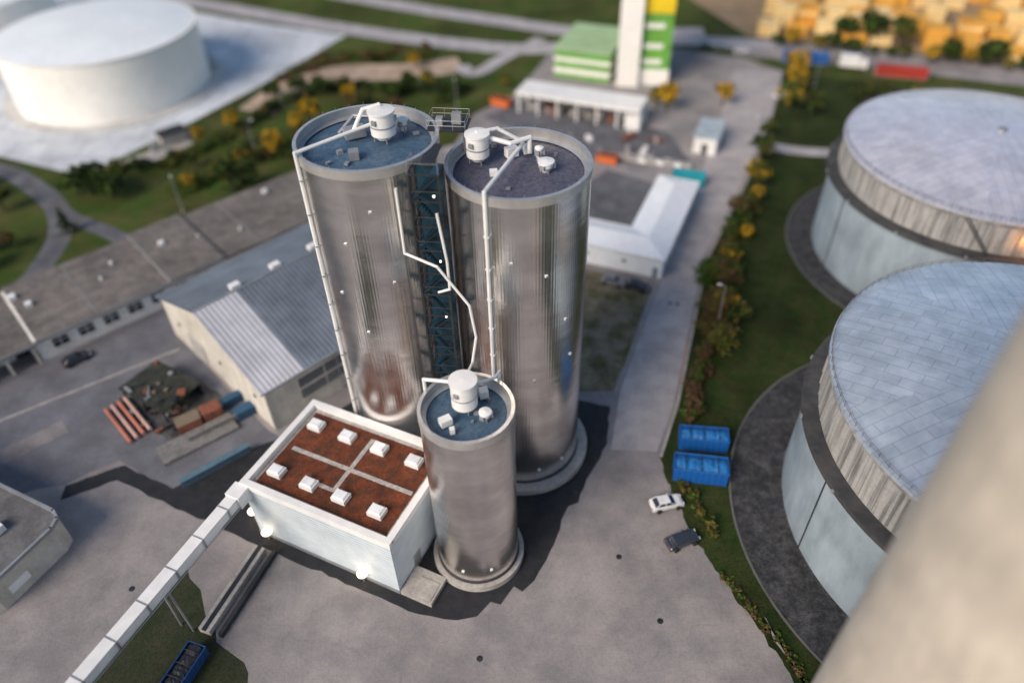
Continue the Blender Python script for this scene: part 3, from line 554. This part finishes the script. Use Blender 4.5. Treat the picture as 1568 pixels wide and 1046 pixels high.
# ------------------------------------------------------------------ scrap storage area
g=group('scrap_storage',(-51,78,0));SA=D(-32);Fs=fr(-53.5,80.3,SA)
scrapwood=M('scrap_wood',(.20,.155,.11))
mossy=M('mossy_roof',(.05,.055,.045),(.025,.03,.02),scale=.7,bump=.6,bscale=4,speck=.5,dirt=.5,dscale=.4)
b=MB()
for k in range(5): b.box((*Fs(-4+k*2.0,0),2.5+.06*(k%2)),(2.06,7.2,.16),SA,0)
for u in (-4.6,0,4.6):
    for v in (-3.3,3.3): b.box((*Fs(u,v),1.2),(.22,.22,2.4),SA,1)
b.box((*Fs(0,3.4),1.2),(9.6,.12,2.4),SA,1)
b.out('lean_to_roof',[mossy,dark],g)
b=MB()
for i in range(46):
    u,v=rnd.uniform(-4.4,5),rnd.uniform(-4.6,3);zz=2.7 if abs(v)<3.4 and abs(u)<4.6 and i%3==0 else .3
    b.box((*Fs(u+(2.5 if zz<1 else 0),v-(1.2 if zz<1 else 0)),zz+rnd.uniform(0,.2)),(rnd.uniform(.3,2.2),rnd.uniform(.15,.7),rnd.uniform(.1,.35)),rnd.uniform(0,3.1),rnd.choice((0,1,2,3,3,3,4)))
b.box((-45.0,76.2,.95),(2.8,2.2,1.8),D(35),0);b.box((-47.8,74.2,.85),(3.4,2.2,1.6),D(33),0);b.box((-47.8,74.2,1.7),(3.5,2.3,.1),D(33),4)
b.box((-49.6,78.6,2.8),(1.2,1.2,.3),D(10),0)
b.out('scrap_pieces',[rust,grey,scrapwood,dark,scrapwood],g)
b=MB()
for k in range(4): b.tube([(-61.4+k*.7,77.6+k*.75,.4+.05*k),(-55.4+k*.7,71.2+k*.75,.4+.05*k)],.27,10,k%2)
b.out('pipes',[M('salmon',(.55,.20,.13)),M('pale_salmon',(.6,.38,.32))],g)
b=MB();b.box((-42.0,79.2,.8),(4.4,1.2,1.4),D(40));b.box((-40.0,76.3,.8),(3,1.6,1.5),D(40));b.out('blue_crates',[M('dark_blue',(.03,.09,.17))],g)
b=MB();b.box((-45.8,71.5,.3),(11,3.8,.5),D(37));b.box((-43.6,73.2,.7),(8,.3,1.2),D(37));b.out('concrete_slab',[M('grey_slab',(.22,.215,.21),(.16,.155,.15),speck=.3,scale=.6)],g)
rg=ragged([Fs(u,v) for u,v in ((-6,-5),(10,-6),(11,2),(6,5),(-6,5))],1.2,.4);b=MB();b.add([(x,y,.026) for x,y in rg],[tuple(range(len(rg)))]);b.out('stained_ground',[M('oily_ground',(.06,.06,.06),(.11,.11,.11),scale=.6,speck=.4)],g)
b=MB()
for i in range(7): b.box((27+i*1.9,150.2-i*.6,.5),(.9,4.2,.9),D(60+rnd.uniform(-6,6)),i%2)
for i in range(16): b.box((rnd.uniform(14,38),rnd.uniform(150,162),.5),(rnd.uniform(.8,2.6),rnd.uniform(.6,1.4),rnd.uniform(.4,1.2)),rnd.uniform(0,3),rnd.randint(0,3))
b.out('stored_blocks',[conc,white,rust,grey],o=(26,155,0))
# ------------------------------------------------------------------ lumber yard
b=MB();Fy=fr(80,226,D(-20))
for r_ in range(12):
    for c_ in range(26):
        if rnd.random()<.10: continue
        u=c_*7.4+rnd.uniform(-.8,.8)+(r_%2)*2;v=r_*9.5-2+rnd.uniform(-1.2,1.2);hh=rnd.choice((2.2,3.4,4.6,5.6));L_=rnd.uniform(5,6.8);m_=rnd.choice((0,0,1,1))
        z=0
        while z<hh-.3:
            b.box((*Fy(u+rnd.uniform(-.15,.15),v),z+.55),(L_,rnd.uniform(5.2,6.6),1.0),D(-20),m_ if rnd.random()<.85 else 1);z+=1.15
b.out('lumber_stacks',[timber,timber2],o=(80,226,0))
sheet('lumber_yard_ground',[(72,222),(200,172),(330,300),(120,380),(60,262)],.009,M('lumber_yard_soil',(.34,.24,.14),(.25,.18,.1),scale=.3))
# ------------------------------------------------------------------ lamp posts
for x,y,h,a in ((-67.2,133.6,8.5,D(-60)),(33.9,92.3,9,D(160)),(-58,158,8,0),(55,150,9,D(160)),(-12,176,9,D(-90)),(80,186,9,D(180))):
    b=MB();b.rev(x,y,[(.14,0),(.07,h)],8);b.tube([(x,y,h),(x+.4*math.cos(a),y+.4*math.sin(a),h+.2),(x+.8*math.cos(a),y+.8*math.sin(a),h+.25)],.05,6);b.box((x+1.0*math.cos(a),y+1.0*math.sin(a),h+.25),(.7,.3,.14),a,1);b.box((x,y,.2),(.5,.5,.4),0,2);b.out('street_lamp',[grey,white,conc],o=(x,y,0))
# ------------------------------------------------------------------ trees
def treemesh(name,mats,h,R,n,leaf,con=False):
    b=MB();mis=[1,2,3]
    b.rev(0,0,[(.05*h**.8,0),(.03*h**.8,h*.35),(.012*h,h*.8)],8,0)
    if con:
        for k in range(9):
            t=k/8;z=h*(.12+.82*t);rr=R*(1-t)+.15;b.leaves((0,0,z),(rr,rr,h*.07),n//9,leaf,mis)
    else:
        for k in range(6):
            a=k*1.05+rnd.uniform(-.3,.3);z=h*rnd.uniform(.25,.45);q=(R*.62*math.cos(a),R*.62*math.sin(a),h*rnd.uniform(.5,.75));b.tube([(0,0,z),(q[0]*.5,q[1]*.5,(z+q[2])/2+.1),q],.02*h**.7,5)
            b.leaves(q,(R*.5,R*.5,h*.2),n//8,leaf,mis)
        b.leaves((0,0,h*.68),(R*.75,R*.75,h*.32),n//4,leaf,mis)
    return b.mesh(name,[bark]+mats)
TM={'g':[treemesh('green_tree',[Lg,Ld,Lo],7,2.8,2000,.28) for _ in range(2)],'y':[treemesh('yellow_tree',[Ly,Ly,Lo],7,2.4,1700,.28) for _ in range(2)],'d':[treemesh('dark_tree',[Ld,Ld,Lg],6,3.0,2200,.28)],'o':[treemesh('autumn_tree',[Lo,Ly,Lg],6,2.5,1700,.28)],'b':[treemesh('brown_tree',[Lb,Lo,Lb],6,2.4,1500,.24)],'c':[treemesh('pine_tree',[Ld,Ld,Lg],8,2.2,2200,.25,True)]}
NM={'g':'deciduous_tree','y':'yellow_autumn_tree','d':'dark_tree','o':'autumn_tree','b':'bare_brown_tree','c':'pine_tree'}
def tree(k,x,y,s_=1.):
    o=bpy.data.objects.new(NM[k],rnd.choice(TM[k]));o.location=(x,y,0);o.rotation_euler=(0,0,rnd.uniform(0,6.3));o.scale=(s_*rnd.uniform(.9,1.15),s_*rnd.uniform(.9,1.15),s_);bpy.context.collection.objects.link(o)
for k,x,y,s_ in (('y',-52.8,156,1.0),('o',-58.6,152,.9),('y',-66,170,.8),('y',-47,171,1.1),('y',-50,168,.8),('y',-39.6,184,.8),('d',-88.8,141.5,1.3),('d',-84,140,1.0),('d',-92,142,.9),('c',-88,127,.75),('c',-57.6,142,1.1),('c',-54.5,143.5,.9),
    ('y',39.7,174,1.1),('o',37.5,176,.9),('y',54,176,.9),('y',76,190,1.2),('y',73,181,1.1),('o',69,172,1.3),('g',74,170,.8),('o',52,137,1.0),('y',50.5,131,.6),('y',53,142,.6),('g',56,149,.9),('b',45,125,.9),('d',44,121,.7),('g',60,158,.7),('y',45,118,.5),
    ('o',40,110,.8),('b',37,104,.9),('o',36,97,.85),('g',37.5,93,.7),('b',34.2,89,.7),
    ('d',105,215,1.5),('g',112,211,1.3),('d',98,217,1.2),('g',120,199,1.0),('d',130,196,1.2),('g',140,190,1.1),('d',-60,187,.8),('d',-54,190,.8),('d',-48,189,.9),('g',-42,190,.7),('d',-30,185,.9),('d',-25,190,.9),('g',-35,178,.8),('o',-20,192,.8),('c',-16,182,.9),('c',-12,186,.8),('b',-27,176,.8),
    ('y',-25,205,.7),('o',0,190,.6),('b',-30,212,.8),('b',-22,214,.7),('b',-38,209,.7),('g',-64,160,.7),('y',-72,163,.7),('d',-62,147,.7),('g',-70,152,.6),('y',-68,142,.6),('g',-48,152,.7),('g',-105,136,.8),('d',-112,140,.9),('g',-116,146,.8),('d',-102,120,.8),('d',-108,125,.7),('d',-112,115,1.0),('d',-103,108,.9),('d',-99,115,.9),('b',-97,122,.7)): tree(k,x,y,s_)
for i in range(70): tree(rnd.choice('ggdobo'),rnd.uniform(-90,70),258+rnd.uniform(0,60)+abs(rnd.gauss(0,20)),rnd.uniform(.7,1.3))
for i in range(26): tree(rnd.choice('ggdoy'),78+i*4.6+rnd.uniform(-1,1),214-i*1.8+rnd.uniform(-1.5,1.5),rnd.uniform(.5,.9))
for i in range(16): tree(rnd.choice('gdo'),86+i*4+rnd.uniform(-1,1),178-i*1.2+rnd.uniform(-2,2),rnd.uniform(.5,.9))
def hedge(name,pts,w,h,n,leaf,mats):
    b=MB();P=[Vector(p) for p in pts]
    seg=[(P[i],P[i+1]) for i in range(len(P)-1)];tot=sum((q-p).length for p,q in seg)
    for p,q in seg:
        l=(q-p).length;m=max(1,int(l/(w*.55)))
        for k in range(m):
            t=(k+rnd.random())/m;c=p.lerp(q,t);hh=h*rnd.uniform(.55,1.25);c=c+Vector((rnd.uniform(-.3,.3)*w,rnd.uniform(-.3,.3)*w))
            mis=rnd.choice(([1,2],[2,3],[1,3],[2,2,3],[1]))
            b.leaves((c.x,c.y,hh*.5),(w*.5,w*.5,hh*.52),int(n*l/tot/m),leaf,mis);b.tube([(c.x,c.y,0),(c.x,c.y,hh*.7)],.06,5,0)
    b.out(name,[bark]+mats,o=(pts[0][0],pts[0][1],0))
hedge('roadside_hedge',[(49.5,131),(41,114),(37,103)],3.2,3.4,8000,.2,[Lg,Lb,Lo])
hedge('roadside_hedge',[(38.5,110),(35.4,100),(33.2,92),(31.5,86)],5.2,4.4,16000,.2,[Lg,Lb,Lo])
hedge('roadside_hedge',[(31,88),(28,79),(25.5,72)],2.6,2.4,5000,.18,[Lb,Lb,Lg])
hedge('shrub_band',[(-92,150),(-80,153),(-72,158),(-64,172),(-58,184)],4,2.4,8000,.28,[Ld,Lg,Lo])
hedge('shrub_band',[(-72,141),(-62,150),(-52,160),(-42,172),(-34,182)],7,2.6,11000,.28,[Lg,Lo,Lb])
hedge('shrub_band',[(-60,200),(-50,212),(-36,214),(-20,212)],5,2.2,7000,.28,[Lb,Lo,Lg])
hedge('shrub_band',[(-62,178),(-50,192),(-36,192),(-18,188),(-8,190)],4,2.2,8000,.28,[Ld,Lg,Ld])
hedge('shrub_band',[(22,62),(24,57),(24.5,53)],1.6,1.2,2000,.16,[Lo,Lg,Lb])
hedge('shrub_band',[(24.6,48),(28.5,40),(31,34)],1.2,.7,1800,.14,[Lo,Lg,Lb])
# ------------------------------------------------------------------ light
w=bpy.data.worlds.new('World');sc.world=w;w.use_nodes=True;N=w.node_tree.nodes;L=w.node_tree.links.new
sk=N.new('ShaderNodeTexSky');sk.sky_type='NISHITA';sk.sun_disc=False
az=D(225);el=D(36)
sk.sun_elevation=el;sk.sun_rotation=az;L(sk.outputs[0],N['Background'].inputs[0]);N['Background'].inputs[1].default_value=.14
sd=bpy.data.lights.new('sun','SUN');sd.energy=3.9;sd.angle=D(30);sd.color=(1,.85,.70);so=bpy.data.objects.new('sun',sd);bpy.context.collection.objects.link(so)
dirv=Vector((math.sin(az)*math.cos(el),math.cos(az)*math.cos(el),math.sin(el)));so.rotation_euler=dirv.to_track_quat('Z','Y').to_euler();so.location=(-100,-60,150)
# ------------------------------------------------------------------ camera
cd=bpy.data.cameras.new('camera');co=bpy.data.objects.new('camera',cd);bpy.context.collection.objects.link(co);sc.camera=co
cd.sensor_width=36;cd.lens=36*1141.8/1568;cd.clip_end=9000;cd.clip_start=.5
th=D(42.071);ro=D(1.61);R0=Vector((1,0,0));U0=Vector((0,math.sin(th),math.cos(th)));Fv=Vector((0,math.cos(th),-math.sin(th)))
R=R0*math.cos(ro)-U0*math.sin(ro);U=R0*math.sin(ro)+U0*math.cos(ro)
co.matrix_world=Matrix(((R.x,U.x,-Fv.x,0),(R.y,U.y,-Fv.y,0),(R.z,U.z,-Fv.z,82),(0,0,0,1)))
cd.dof.use_dof=True;cd.dof.focus_distance=82;cd.dof.aperture_fstop=.0165
sc.view_settings.view_transform='Standard';sc.view_settings.look='None';sc.view_settings.exposure=0
